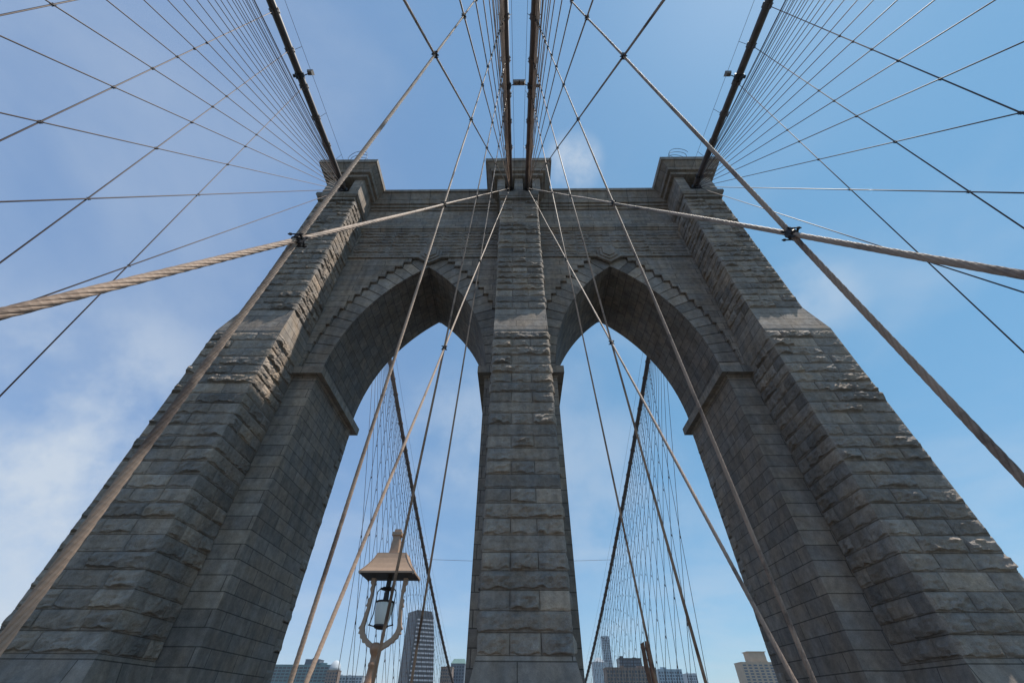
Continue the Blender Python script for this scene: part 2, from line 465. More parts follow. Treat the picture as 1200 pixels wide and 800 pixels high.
# voussoirs, proud of the wall, with stepped backs
for face in (0, 1):
    for sd in (1, -1):
        mb = MB()
        for inner in (True, False):
            nv = NV; wv = WV-.05
            for i in range(nv):
                a0 = AMAX*i/nv; a1 = AMAX*(i+1)/nv
                g = .03/RA
                p0 = arc(sd, inner, a0+g); p1 = arc(sd, inner, a1-g); pm = arc(sd, inner, (a0+a1)/2)
                q0 = arc(sd, inner, a0+g, RA+wv); q1 = arc(sd, inner, a1-g, RA+wv)
                cl = lambda c: (sd*(max(abs(c[0]), XAC+.02) if not inner else min(abs(c[0]), XAC-.02)), c[1])
                if i == nv-1: p1 = (sd*XAC+(sd*.01 if not inner else -sd*.01), ZA-.01)
                q0 = cl(q0); q1 = cl(q1)
                mb.t = min(1, max(0, random.gauss(.5, .2)))
                pr = random.uniform(.20, .235)
                pts = [p0, pm, p1, q1, (q0[0], q1[1]), q0]
                if i == nv-1: pts = [p0, pm, p1, (p1[0], q1[1]), q1, (q0[0], q1[1]), q0]
                # small inset soffit edge
                mb.cur = 0
                if face == 0: mb.prism(pts, YW+pr, YW+.3)
                else: mb.prism(pts, YR-.3, YR-pr)
                mb.cur = 1
                ex = .05/RA
                b0 = arc(sd, inner, a0, RA+.035); b1 = arc(sd, inner, a1, RA+.035)
                d0 = cl(arc(sd, inner, a0, RA+WV)); d1 = cl(arc(sd, inner, a1, RA+WV))
                if i == nv-1: b1 = (sd*XAC, ZA+.04)
                sg = 1 if (not inner) else -1
                bp_ = [b0, b1, d1, (d0[0], d1[1]), d0]
                if i == nv-1: bp_ = [b0, b1, (b1[0], d1[1]), (d0[0], d1[1]), d0]
                if face == 0: mb.prism(bp_, YW+.27, YW+.5)
                else: mb.prism(bp_, YR-.5, YR-.27)
        mb.build('voussoir_ring', [M['dressed'], M['joint']], tower)
        # keystone, nested chevrons
        mb = MB()
        for k, (hw, zb, zt, pr) in enumerate(((1.0, 29.6, 31.45, .16), (.76, 29.95, 31.6, .26), (.52, 30.3, 31.75, .36))):
            x = sd*XAC
            dz = hw*.75
            pts = [(x, zb-.35), (x+hw, zb-.35+dz), (x+hw, zt-.5), (x+hw*.7, zt-.3), (x-hw*.7, zt-.3), (x-hw, zt-.5), (x-hw, zb-.35+dz)]
            mb.t = .4+.08*k
            if face == 0: mb.prism(pts, YW-pr, YW+.06)
            else: mb.prism(pts, YR-.06, YR+pr)
        mb.build('keystone', M['dressed'], tower)
# narrow rock-faced courses between the string course and the upper moulding
for sd in (1, -1):
    mb = MB()
    for k in range(4):
        x0 = 2.0+k*3.35
        xa = min(sd*x0, sd*(x0+3.35))
        z = 30.42
        for j in range(8):
            ws = [3.35] if random.random() < .5 else [1.3, 2.05]; u = 0; hh = .51
            for ww in ws:
                mb.t = min(1, max(0, random.gauss(.42, .07)))
                patch(mb, (xa+u, YW-.02, z), (1, 0, 0), (0, -1, 0), ww, hh, random.choice([.04, .08, .12]), False, False)
                u += ww
            z += hh
    mb.build('rock_faced_band', M['rock'], tower)
# imposts
for sd in (1, -1):
    for x, dx in ((XA1, -1), (XA0, 1)):
        mb = MB()
        e = .46
        xa = x; xi_ = x+dx*e
        for (z0, z1, o0, o1) in ((ZS-.62, ZS-.5, .03, .1), (ZS-.5, ZS+.06, e, e)):
            # wraps front corner, reveal and back corner
            xs0 = sorted((sd*(xa-dx*1.6 if x == XA1 else xa-dx*.7), sd*(xa+dx*o0)))
            xs1 = sorted((sd*(xa-dx*1.6 if x == XA1 else xa-dx*.7), sd*(xa+dx*o1)))
            mb.frustum((xs0[0], xs0[1], YW-o0, YR+o0), z0, (xs1[0], xs1[1], YW-o1, YR+o1), z1)
        mb.build('impost', M['trim'], tower)
# rock-faced quoins at the far edge of the arch openings, and string courses / bands on the wall
mb = MB()
for sd in (1, -1):
    for x, dx in ((XA1, -1),):
        z = BASE+40; k = 0
        while z < ZS-.8:
            if k % 2 == 0 or random.random() < .35:
                w = .55 if k % 2 else .9
                mb.t = random.uniform(.3, .6)
                P = Vector((sd*x, YR-w+.02, z))
                mb = MB(); mb.t = random.uniform(.3, .6)
                patch(mb, P, (0, 1, 0), (sd*dx, 0, 0), w, CH-.03, .08, False, True)
                patch(mb, Vector((sd*x-.0, YR, z)), (sd*1, 0, 0), (0, 1, 0), .9, CH-.03, .09, True, False)
                mb.build('quoin', M['rock'], tower)
            z += CH; k += 1
for yy, s in ((YW, -1), (YR, 1)):
    for sd in (1, -1):
        mb = MB()
        xs = sorted((sd*2.0, sd*15.75))
        def band(z0, z1, pr, pr2=None):
            pr2 = pr if pr2 is None else pr2
            a = sorted((yy+s*pr, yy-s*.05)); b = sorted((yy+s*pr2, yy-s*.05))
            mb.frustum((xs[0], xs[1], a[0], a[1]), z0, (xs[0], xs[1], b[0], b[1]), z1)
        band(30.1, 30.36, .15)
        mb.build('string_course', M['trim'], tower)
        mb = MB()
        band(34.55, 34.8, .06, .2); band(34.8, 35.45, .26); band(35.45, 35.6, .26, .12)
        mb.build('moulding', M['trim'], tower)
mb = MB()
for yy, s in ((YW, -1), (YR, 1)):
    for sd in (1, -1):
        xs = sorted((sd*2.0, sd*15.75))
        band(38.6, 38.9, .12, .2); band(38.9, 39.3, .34); band(39.3, 39.75, .5, .62); band(39.75, 39.9, .62)
        band(39.9, 40.8, .66, .95); band(40.8, 41.26, 1.08)
mb.box(-15.75, 15.75, YW, YR, ZTOP, 41.2)
mb.box(-19.1, -15.8, YW+.1, YR-.1, ZTOP, 41.2); mb.box(15.8, 19.1, YW+.1, YR-.1, ZTOP, 41.2)
mb.build('wall_cornice', M['trim'], tower)

# ------------------------------------------------------------------ main cables
SAD_O = Vector((17.17, 18.0, 37.44)); SAD_I = Vector((.86, 18.0, 37.4))
ZSADT = 38.3
def inner_x(z): return 2.19-.036*z
def outer_x(z): return 14.17+.081*z
def cable_path(kind):
    """near side (towards the viewer) and far side, for |x| plane"""
    near = []; far = []
    if kind == 'o':
        for i in range(0, 41):
            s = i*2.6
            near.append(Vector((17.17-.0076*s, 18.0-s, 37.44-.118*s-.0010*s*s)))
        for i in range(0, 81):
            s = i*2.7
            far.append(Vector((17.17-.0065*s, my(18.0)+s, 37.6-52*(1-(1-s/262)**2))))
    else:
        for i in range(0, 41):
            s = i*2.6
            near.append(Vector((.86+.0105*s, 18.0-s, 37.4-.318*s+.0002*s*s)))
        for i in range(0, 81):
            s = i*2.7
            far.append(Vector((.86+.0045*s, my(18.0)+s, 37.4-52*(1-(1-s/262)**2))))
    return near, far
def at_y(path, y):
    for a, b in zip(path, path[1:]):
        if (a.y-y)*(b.y-y) <= 0 and a.y != b.y:
            t = (y-a.y)/(b.y-a.y); return a.lerp(b, t)
    return path[-1].copy()
CLAB = {('o', -1): ('outer left', 'over the left buttress'), ('i', -1): ('inner left', 'into the left opening above the centre buttress'),
        ('i', 1): ('inner right', 'into the right opening above the centre buttress'), ('o', 1): ('outer right', 'over the right buttress')}
near_sus_y = {('i', -1): [1.79, 4.33, 6.80, 9.24], ('i', 1): [1.88, 4.37, 6.88, 9.3], ('o', -1): [1.78, 4.22, 6.52, 8.95], ('o', 1): [1.8, 4.25, 6.55, 8.98]}
far_sus_y = [my(8.95)+2.36*i for i in range(0, 40)]
band_src = None
for kind, sd in CLAB:
    near, far = cable_path(kind)
    mm = lambda v: Vector((v.x*sd, v.y, v.z))
    rad = .27 if kind == 'o' else .28
    pts = [mm(v) for v in reversed(near)]+[mm(Vector((near[0].x, 20.2, ZSADT))), mm(Vector((near[0].x, YC, ZSADT+.3))), mm(Vector((near[0].x, my(20.2), ZSADT)))]+[mm(v) for v in far]
    t = thing('main_cable', 'thick brown %s main cable running %s' % (CLAB[kind, sd][0], CLAB[kind, sd][1]), 'cable', (near[0].x*sd, YC, ZSADT), 'main suspension cables')
    mb = MB(); mb.tube(pts, rad, 16); mb.build('wrapped_cable', M['cable'], t, smooth=True)
    ys = [y for y in near_sus_y[kind, sd]]+[11.3, 13.6]+(far_sus_y if kind == 'o' else far_sus_y[:14])
    for y in ys:
        p = mm(at_y(near if y < YC else far, y))
        q = mm(at_y(near if y < YC else far, y+.3)); d = (q-p).normalized()
        mb = MB()
        mb.tube([p-d*.17, p-d*.15, p+d*.15, p+d*.17], [rad+.01, rad+.055, rad+.055, rad+.01], 12)
        n_ = Vector((1, 0, 0))
        mb.box(p.x-.05, p.x+.05, p.y-.09, p.y+.09, p.z-rad-.24, p.z-rad+.02)
        for e in (-.1, .1):
            mb.tube([p+d*e+Vector((-rad-.1, 0, -.02)), p+d*e+Vector((rad+.1, 0, -.02))], .025, 6)
        mb.build('cable_band', M['cable'], t, origin=p)
    # hand ropes above the cable
    for hx in (-.48, .48):
        mb = MB()
        mb.tube([mm(v)+Vector((hx, 0, 1.15)) for v in reversed(near[:12])], .014, 5)
        mb.build('hand_rope', M['thin'], t)
        if kind == 'o':
            mb = MB(); mb.tube([mm(v)+Vector((hx, 0, 1.1)) for v in far[1:45]], .014, 4); mb.build('hand_rope', M['thin'], t)
    for y in [6.52, 11.3, 15.] if kind == 'o' else [4.36, 9.24, 14.]:
        p = mm(at_y(near, y))
        mb = MB()
        mb.tube([p+Vector((-.48, 0, 1.15)), p+Vector((-rad+.02, 0, 0)), ], .016, 5)
        mb.tube([p+Vector((.48, 0, 1.15)), p+Vector((rad-.02, 0, 0)), ], .016, 5)
        mb.build('hand_rope_stanchion', M['iron'], t, origin=p)

# iron saddles where the stays gather
for kind, sd in CLAB:
    S = SAD_O if kind == 'o' else SAD_I
    for f in (0, 1):
        yy = S.y if f == 0 else my(S.y)
        s = -1 if f == 0 else 1
        mb = MB()
        c = Vector((S.x*sd, yy, S.z))
        r = .42 if kind == 'o' else .3
        mb.tube([c+Vector((0, -s*1.6, .25)), c+Vector((0, -s*.4, -.05)), c+Vector((0, s*.05, -.12)), c+Vector((0, s*.12, -.14))], [r, r*1.05, r, r*.7], 14)
        for k in range(-2, 3):
            mb.tube([c+Vector((k*r*.38, -s*.1, -.28)), c+Vector((k*r*.38, s*.3, -.42))], .045, 6)
        o = mb.build('stay_saddle', M['iron'], tower if False else None, origin=c)
        tag(o, 'dark iron saddle of the %s cable on the tower\'s %s' % (CLAB[kind, sd][0], 'near side' if f == 0 else 'far side'), 'saddle')

# ------------------------------------------------------------------ stays and suspenders
def plane_x(kind, z): return inner_x(z) if kind == 'i' else outer_x(z)
ORD = ['first', 'second', 'third', 'fourth', 'fifth', 'sixth', 'seventh', 'eighth', 'ninth', 'tenth']
DECK = -5.0
stays = {}
def anchors(kind):
    n = 24
    if kind == 'i': return [2.8-4.68*i for i in range(n)]
    return [2.65-4.6*i for i in range(n)]
near_stays = {}
def clamp_mesh(size, d1, d2):
    """two crossing saddles bolted together with screw ends sticking out"""
    mb = MB()
    n = d1.cross(d2).normalized()
    r = size
    for d in (d1, d2):
        mb.tube([-d*r*1.35, -d*r*1.2, d*r*1.2, d*r*1.35], [r*.8, r*1.35, r*1.35, r*.8], 10)
    for s1 in (-1, 1):
        bi = (d1+d2*s1); bi = bi.normalized()
        for e in (-1, 1):
            p = bi*e*r*1.75
            mb.tube([p-n*r*2.1, p+n*r*2.1], r*.22, 6)
            mb.tube([p+n*r*1.2, p+n*r*1.65], r*.42, 6)
            mb.tube([p-n*r*1.65, p-n*r*1.2], r*.42, 6)
        mb.tube([-bi*r*2.0+n*r*1.05, -bi*r*1.2+n*r*1.35, bi*r*1.2+n*r*1.35, bi*r*2.0+n*r*1.05], r*.34, 6)
    # long threaded tail of the clamp bolt
    mb.tube([d2*r*.6+n*r*1.2, d2*r*1.0+d1*r*1.4+n*r*1.5, d2*r*.6+d1*r*3.4+n*r*1.7], [r*.5, r*.42, r*.12], 6)
    mb.tube([-d2*r*.6-n*r*1.1, -d2*r*.9-d1*r*1.6-n*r*1.3, -d2*r*.4-d1*r*3.1-n*r*1.2], [r*.5, r*.4, r*.12], 6)
    return mb
for kind, sd in CLAB:
    S = SAD_O if kind == 'o' else SAD_I
    side = CLAB[kind, sd][0]
    base = Vector((sd*S.x, S.y, S.z))
    lst = []
    for i, ya in enumerate(anchors(kind)):
        # the stays leave the saddle a few centimetres apart
        p0 = base*.991 if i < 2 else base + Vector((sd*(.05*math.sin(i*1.7)), .1, .035*i-.15))
        p1 = Vector((sd*plane_x(kind, DECK), ya, DECK))
        lst.append((p0, p1))
        mb = MB()
        if kind == 'i' and i < 3: mb.rope(p0, p1, .0225, 6, .56, .035)
        elif kind == 'i': mb.tube([p0, p1], .0235, 8)
        else: mb.tube([p0, p1], .0235, 6)
        o = mb.build('stay_rope', M['rope'] if kind == 'i' else M['thin'], None, smooth=(kind != 'i' or i >= 3), origin=p1)
        if i < 8:
            lab = '%s diagonal stay of the %s fan, counted outward from the tower' % (ORD[i], side)
        else:
            lab = 'one of the steep stay ropes bunched beside the %s main cable' % side
        tag(o, lab, 'stay rope', 'diagonal stays of the %s fan' % side)
    near_stays[kind, sd] = lst
    path = cable_path(kind)[0]
    for i, y in enumerate(reversed(near_sus_y[kind, sd])):
        c = at_y(path, y); top = Vector((sd*c.x, y, c.z-.2)); bot = Vector((sd*plane_x(kind, DECK), y, DECK))
        mb = MB()
        if kind == 'i' and i >= 2: mb.rope(bot, top, .0225, 6, .46, .028, 30, .22)
        elif kind == 'i': mb.tube([bot, top], .0235, 8)
        else: mb.tube([bot, top], .0235, 6)
        t = thing('suspender_rope', '%s vertical suspender from the tower under the %s cable, clamped to crossing stays' % (ORD[i], side), 'suspender rope', bot, 'vertical suspenders of the %s cable' % side)
        mb.build('hanger', M['rope'] if kind == 'i' else M['thin'], t, smooth=(kind != 'i' or i < 2))
        dsus = (top-bot).normalized()
        for (p0, p1) in lst:
            tt = (y-p1.y)/(p0.y-p1.y)
            if not 0 < tt < 1: continue
            q = p1.lerp(p0, tt)
            if q.z > c.z-.6 or q.z < -4: continue
            near_cl = (kind == 'i' and q.length < 13)
            q.x = sd*abs((q.x*sd + (bot.lerp(top, (q.z-bot.z)/(top.z-bot.z))).x*sd)/2)
            if kind == 'i' or q.z < 26:
                mb = clamp_mesh(.03 if kind == 'i' else .026, (p0-p1).normalized(), dsus)
                mb.v = [tuple(Vector(v)+q) for v in mb.v]
                mb.build('rope_clamp', M['iron'], t, origin=q)
# far side of the tower: outer planes seen through the arches
for sd in (-1, 1):
    nm = 'left' if sd < 0 else 'right'
    far = cable_path('o')[1]
    S = Vector((sd*17.17, my(18.0), 37.44))
    fst = []
    for i in range(17):
        ya = my(2.65-4.6*i); za = DECK + 5.5*min(1, (ya-my(2.65))/130)
        p1 = Vector((sd*outer_x(za), ya, za)); p0 = S+Vector((0, -.1, .03*i))
        fst.append((p0, p1))
        mb = MB(); mb.tube([p1, p0], .024, 5)
        o = mb.build('stay_rope', M['thin'], None, smooth=True, origin=p1)
        tag(o, 'one of the thin diagonal stays beyond the tower, seen through the %s arch' % nm, 'stay rope', 'far stays seen through the %s arch' % nm)
    for y in far_sus_y:
        c = at_y(far, y); zb = DECK+5.5*min(1, (y-40)/130)
        top = Vector((sd*c.x, y, c.z-.2)); bot = Vector((sd*outer_x(zb), y, zb))
        mb = MB(); mb.tube([bot, top], .024, 5)
        for (p0, p1) in fst:
            tt = (y-p1.y)/(p0.y-p1.y)
            if not 0 < tt < 1: continue
            q = p1.lerp(p0, tt)
            if q.z > c.z-.5: continue
            q.x = (q.x+bot.lerp(top, (q.z-bot.z)/(top.z-bot.z)).x)/2
            mb.tube([q-Vector((0, 0, .13)), q, q+Vector((0, 0, .13))], [.02, .045, .02], 5)
        o = mb.build('suspender_rope', M['thin'], None, origin=bot)
        tag(o, 'one of the thin vertical suspenders under the far %s cable, seen through the %s arch' % (nm, nm), 'suspender rope', 'far suspenders seen through the %s arch' % nm)
mb = MB(); mb.tube([(-16.7, 79, 20.3), (0, 79.3, 19.9), (16.7, 79, 20.3)], .03, 5)
tag(mb.build('tie_wire', M['thin'], None, origin=(0, 79, 20)), 'single thin horizontal wire stretched between the far cables behind the centre pier', 'wire')

# ------------------------------------------------------------------ fittings on the cables
def floodlight(kind, sd, y, lab, name='cable_floodlight'):
    c = at_y(cable_path(kind)[0], y); p = Vector((c.x*sd, c.y, c.z))
    rad = .27 if kind == 'o' else .28
    t = thing(name, lab, 'floodlight', p, 'lights clipped to the main cables')
    mb = MB(); mb.tube([p+Vector((0, -.2, .02)), p+Vector((0, .2, -.04))], rad+.07, 12)
    mb.box(p.x-.08, p.x+.08, p.y-.1, p.y+.1, p.z-rad-.3, p.z-rad)
    mb.build('clamp_collar', M['iron'], t)
    s = -sd
    a = p+Vector((s*(rad+.02), 0, .05)); b = p+Vector((s*(rad+.45), -.1, .25))
    mb = MB(); mb.tube([a, b], .035, 6); mb.build('bracket_arm', M['iron'], t)
    mb = MB(); mb.frustum((b.x-.16, b.x+.16, b.y-.13, b.y+.13), b.z-.05, (b.x-.24, b.x+.24, b.y-.2, b.y+.2), b.z+.25)
    mb.build('lamp_housing', M['steel'], t)
    mb = MB(); mb.tube([p+Vector((-s*(rad+.0), 0, 0)), p+Vector((-s*(rad+.24), 0, -.02))], [.1, .13], 8); mb.build('junction_box', M['iron'], t)
floodlight('o', -1, 8.2, 'small floodlight bracketed to the outer left cable above the left buttress')
floodlight('o', 1, 8.6, 'small floodlight bracketed to the outer right cable above the right buttress')
floodlight('i', -1, 8.6, 'small light clipped to the left cable of the middle pair')
floodlight('i', 1, 8.6, 'small light clipped to the right cable of the middle pair')

def coil(c, r, L, turns, lab):
    mb = MB(); pts = []
    n = turns*16
    for i in range(n+1):
        a = 2*math.pi*i/16
        rr = r*(1+.12*math.sin(i*.7))
        pts.append(Vector(c)+Vector((rr*math.cos(a)+.35*(i/n-.5), L*(i/n)+.03*math.sin(i), rr*math.sin(a))))
    mb.tube(pts, .024, 4)
    for i in range(0, n, 3):
        mb.tube([pts[i]+Vector((0, -.04, -.04)), pts[i]+Vector((0, .06, .06))], .014, 3)
    tag(mb.build('razor_wire', M['iron'], None, origin=c), lab, 'razor wire')
coil((-16.9, 16.9, 43.0), 1.0, 1.6, 5, 'coil of razor wire on the cap above the left buttress')
coil((16.9, 16.9, 43.0), 1.0, 1.6, 5, 'coil of razor wire on the cap above the right buttress')
coil((0, 17.2, 41.9), .38, 1.5, 4, 'short coil of razor wire on the cap above the centre buttress')
for sd in (-1, 1):  # spiked collar round the outer cables
    mb = MB(); p = Vector((sd*17.15, 16.9, 37.3))
    mb.tube([p+Vector((0, .12, 0)), p-Vector((0, .12, 0))], .33, 12)
    for k in range(14):
        a = 2*math.pi*k/14
        mb.tube([p, p+Vector((math.cos(a)*.95, -.35, math.sin(a)*.95))], [.02, .005], 4)
    tag(mb.build('spiked_collar', M['iron'], None, origin=p), 'ring of iron spikes round the outer %s cable just before it enters the tower' % ('left' if sd < 0 else 'right'), 'spikes')

# ------------------------------------------------------------------ lamp on the left
LX, LY = -2.68, 8.43
def gl():
    m, nt, b = newmat('frosted_glass_globe')
    b.inputs['Base Color'].default_value = (.8, .8, .74, 1); b.inputs['Roughness'].default_value = .35
    b.inputs['Transmission Weight'].default_value = .25; b.inputs['Subsurface Weight'].default_value = .0
    return m
M['globe'] = gl()
lt = thing('street_lamp', 'tan lantern lamp with flared hipped roof on a scrolled lyre frame and round post', 'street lamp', (LX-.03, LY, -1.65))
mb = MB()
prof = [(.17, -1.65), (.17, -1.3), (.12, -1.2), (.095, -.4), (.082, .2), (.082, .28), (.1, .3), (.1, .34), (.075, .37), (.058, .55), (.068, .57), (.068, .6), (.052, .62), (.048, .7), (.075, .74), (.095, .8), (.075, .86), (.04, .88)]
mb.lathe([(r, z) for r, z in prof], (LX-.02, LY, 0), 24)
mb.build('post', M['post'], lt, smooth=True)
for s in (-1, 1):
    # scrolled flat arm, outline outer then inner, given as offsets from the axis
    out = [(.03, .74), (.12, .80), (.19, .83), (.22, .87), (.27, .875), (.285, .92), (.325, .935), (.335, .985), (.375, 1.0), (.36, 1.05), (.39, 1.075), (.36, 1.12), (.345, 1.2), (.33, 1.3), (.315, 1.38), (.345, 1.40), (.325, 1.45), (.335, 1.5), (.305, 1.53), (.30, 1.6), (.33, 1.66), (.315, 1.72), (.345, 1.76), (.34, 1.84)]
    inn = [(.268, 1.84), (.265, 1.6), (.27, 1.4), (.29, 1.2), (.30, 1.1), (.275, 1.02), (.22, .945), (.12, .88), (.03, .845)]
    pts = [(LX+.01+s*x*.98, z) for x, z in out+inn]
    mb = MB(); mb.prism(pts, LY-.045, LY+.045)
    mb.build('scroll_arm', M['lamp'], lt)
mb = MB()
zr = 1.87
def hip(z0, hx0, hy0, z1, hx1, hy1):
    mb.frustum((LX-hx0, LX+hx0, LY-hy0, LY+hy0), z0, (LX-hx1, LX+hx1, LY-hy1, LY+hy1), z1)
hip(zr, .512, .305, zr+.03, .512, .305)
steps = [(0.0, 1.0), (.07, .86), (.16, .72), (.25, .61), (.33, .545), (.345, .54)]
for (t0, k0), (t1, k1) in zip(steps, steps[1:]):
    hip(zr+.025+t0, .505*k0, .3*k0, zr+.025+t1, .505*k1, .3*k1)
for sx in (-1, 1):
    for sy in (-1, 1):
        mb.tube([(LX+sx*.505*k, LY+sy*.3*k, zr+.027+t) for t, k in steps[:-1]], .009, 6)
        mb.tube([(LX+sx*.49, LY+sy*.29, zr-.02), (LX+sx*.49, LY+sy*.29, zr)], .014, 8)
mb.build('roof', M['lamp'], lt)
mb = MB(); mb.box(LX-.5, LX+.5, LY-.29, LY+.29, zr-.006, zr-.001); mb.build('roof_shade_plate', M['iron'], lt)  # near-black plate stands in for the shade inside the hollow roof
mb = MB(); zc = zr+.37
def chim(z0, h0, z1, h1):
    mb.frustum((LX-h0, LX+h0, LY-h0, LY+h0), z0, (LX-h1, LX+h1, LY-h1, LY+h1), z1)
chim(zc, .085, zc+.34, .065); chim(zc+.34, .095, zc+.40, .095); chim(zc+.40, .062, zc+.46, .06)
mb.build('chimney', M['lamp'], lt)
gx = LX+.0
mb = MB(); mb.lathe([(.09, 1.10), (.115, 1.14), (.14, 1.26), (.152, 1.38), (.15, 1.44), (.14, 1.455)], (gx, LY, 0), 24)
mb.build('glass_globe', M['globe'], lt, smooth=True)
mb = MB()
mb.lathe([(.05, 1.06), (.1, 1.075), (.125, 1.1), (.118, 1.125)], (gx, LY, 0), 20)
mb.lathe([(.155, 1.45), (.16, 1.465), (.15, 1.48), (.05, 1.5), (.042, 1.62), (.04, 1.64), (.13, 1.66), (.1, 1.69), (.045, 1.7), (.04, 1.87)], (gx, LY, 0), 20)
for s in (-1, 1):
    mb.tube([(gx+s*.11, LY-.02, 1.69), (gx+s*.17, LY-.02, 1.62), (gx+s*.165, LY-.02, 1.3), (gx+s*.2, LY-.02, 1.12)], .009, 6)
    mb.tube([(gx+s*.1, LY-.02, 1.1), (gx+s*.22, LY-.02, 1.125)], .011, 6)
mb.build('globe_holder', M['iron'], lt, smooth=False)

# rusty sheathed post on the right
px_, py_ = 2.23, 9.75
t = thing('rusty_post', 'rusty brown steel post with a split top standing behind a suspender rope on the right', 'post', (px_, py_, -1.65))
mb = MB(); mb.tube([(px_+.05, py_, -1.65), (px_+.02, py_, .4), (px_, py_, 1.0), (px_, py_, 1.06)], [.03, .03, .028, .015], 8); mb.build('pipe', M['rusty'], t)
mb = MB()
mb.prism([(px_-.10, 1.02), (px_-.04, 1.05), (px_-.02, .3), (px_+.02, -.4), (px_-.02, -.45), (px_-.06, .25), (px_-.11, .7)], py_-.02, py_+.03)
mb.build('bent_flap', M['rusty'], t)

# ------------------------------------------------------------------ setting below the frame
mb = MB()
x = -2.0
mb2 = MB()
for i in range(14):
    mb2.t = random.uniform(.3, .7)
    mb2.box(-2.1+i*.3, -2.1+i*.3+.285, -70, 15.5, -1.72, -1.65)
structure(mb2.build('promenade', M['timber']))
mb = MB(); mb.box(-13.4, 13.4, -90, 300, -7.4, -7.0)
structure(mb.build('road', M['asphalt']))
def truss(xc, lab):
    t = thing('stiffening_truss', lab, 'truss', (xc, -20, -7))
    for z, nm in ((-5.1, 'top_chord'), (-6.9, 'bottom_chord')):
        mb = MB(); mb.box(xc-.15, xc+.15, -60, 17.2, z-.12, z+.12); mb.build(nm, M['steel'], t)
    mb = MB()
    for k in range(30):
        y = -58+k*2.5
        mb.tube([(xc, y, -6.9), (xc, y+2.5, -5.1)], .05, 5); mb.tube([(xc, y+2.5, -6.9), (xc, y+2.5, -5.1)], .05, 5)
    mb.build('web_bars', M['steel'], t)
truss(-13.8, 'grey steel truss along the left edge of the roadway'); truss(13.8, 'grey steel truss along the right edge of the roadway')
truss(-2.5, 'grey steel truss on the left of the footway'); truss(2.5, 'grey steel truss on the right of the footway')
# water and shore
m, nt, b = newmat('river_water'); b.inputs['Base Color'].default_value = (.03, .05, .055, 1); b.inputs['Roughness'].default_value = .12
nn = N(nt, 'ShaderNodeTexNoise', Scale=.4, Detail=5.0); tc = N(nt, 'ShaderNodeTexCoord'); nt.links.new(tc.outputs['Object'], nn.inputs['Vector'])
bp = N(nt, 'ShaderNodeBump'); bp.inputs['Strength'].default_value = .3; nt.links.new(nn.outputs[0], bp.inputs['Height']); nt.links.new(bp.outputs[0], b.inputs['Normal'])
mb = MB(); mb.poly([(-1390, -390, BASE), (1390, -390, BASE), (1390, 2090, BASE), (-1390, 2090, BASE)])
structure(mb.build('river', m))
mb = MB(); mb.box(-1390, 1390, 560, 2090, BASE-1, BASE+2.5)
structure(mb.build('shore', paint('shore_ground', (.12, .12, .1), .9, scale=.02)))

# ------------------------------------------------------------------ city
def bmat(name, col, rough=.7): return paint(name, col, rough, 0, .12, .15, .0)
B = dict(dark=bmat('dark_glass_cladding', (.02, .024, .034), .3), slate=bmat('slate_wall', (.10, .125, .16)), beige=bmat('beige_brick', (.42, .36, .30)),
         brown=bmat('brown_brick', (.22, .155, .12)), green=bmat('green_glass_wall', (.10, .20, .22), .35), pale=bmat('pale_glass_wall', (.30, .40, .47), .35),
         glass=bmat('window_glass', (.035, .05, .07), .12), cream=bmat('cream_concrete', (.42, .32, .23)), copper=bmat('copper_green_roof', (.16, .27, .25)),
         light=bmat('pale_panel', (.42, .46, .5)), rail=bmat('balcony_front', (.3, .33, .38)))
def block_building(label, x0, x1, dist, ztop, depth, wall, win, floors_h=3.6, bays=6, name='apartment_building', rot=0, extra=None, band=False, group=None, x0b=None, x1b=None):
    """box building with recessed-looking window strips on the front and the two sides; x in metres"""
    z0 = BASE+2.5
    cx = (x0+x1)/2
    t = thing(name, label, 'building', (cx, dist, z0), group)
    mb = MB(); mb.box(x0, x1, dist, dist+depth, z0, ztop); mb.build('wall', wall, t)
    zz = ztop-1.4-floors_h
    src = None; f = 0
    w = (x1-x0); nb = max(2, int(bays*depth/w)); cells = []
    while zz > .030*dist and len(cells)+bays <= 96:
        for k in range(bays):
            e = .1 if band else .2
            cells.append((x0+w*(k+.5)/bays, dist, w*(1-2*e)/bays, 0, zz))
        zz -= floors_h
    for (cx_, cy_, ww, ax, z_) in cells:
        if src is None:
            q = MB(); q.box(cx_-ww/2, cx_+ww/2, cy_-.12, cy_+.2, z_+.8, z_+floors_h-.5)
            src = q.build('window', win, t, origin=(cx_, cy_, z_)); base_l = (cx_, cy_, z_); l0 = src.location.copy()
        else:
            o = src.copy(); COL.objects.link(o); o.location = l0+Vector((cx_-base_l[0], 0, z_-base_l[2]))
    mb = MB(); mb.box(x0-.3, x1+.3, dist-.3, dist+depth+.3, ztop, ztop+.9); mb.build('parapet', wall, t)
    for k in range(2):
        w_ = (x1-x0)*random.uniform(.08, .2); xx = random.uniform(x0+1, x1-w_-1)
        mb = MB(); mb.box(xx, xx+w_, dist+3, dist+7, ztop+.5, ztop+random.uniform(1.6, 3.4)); mb.build('roof_plant', wall, t)
    return t
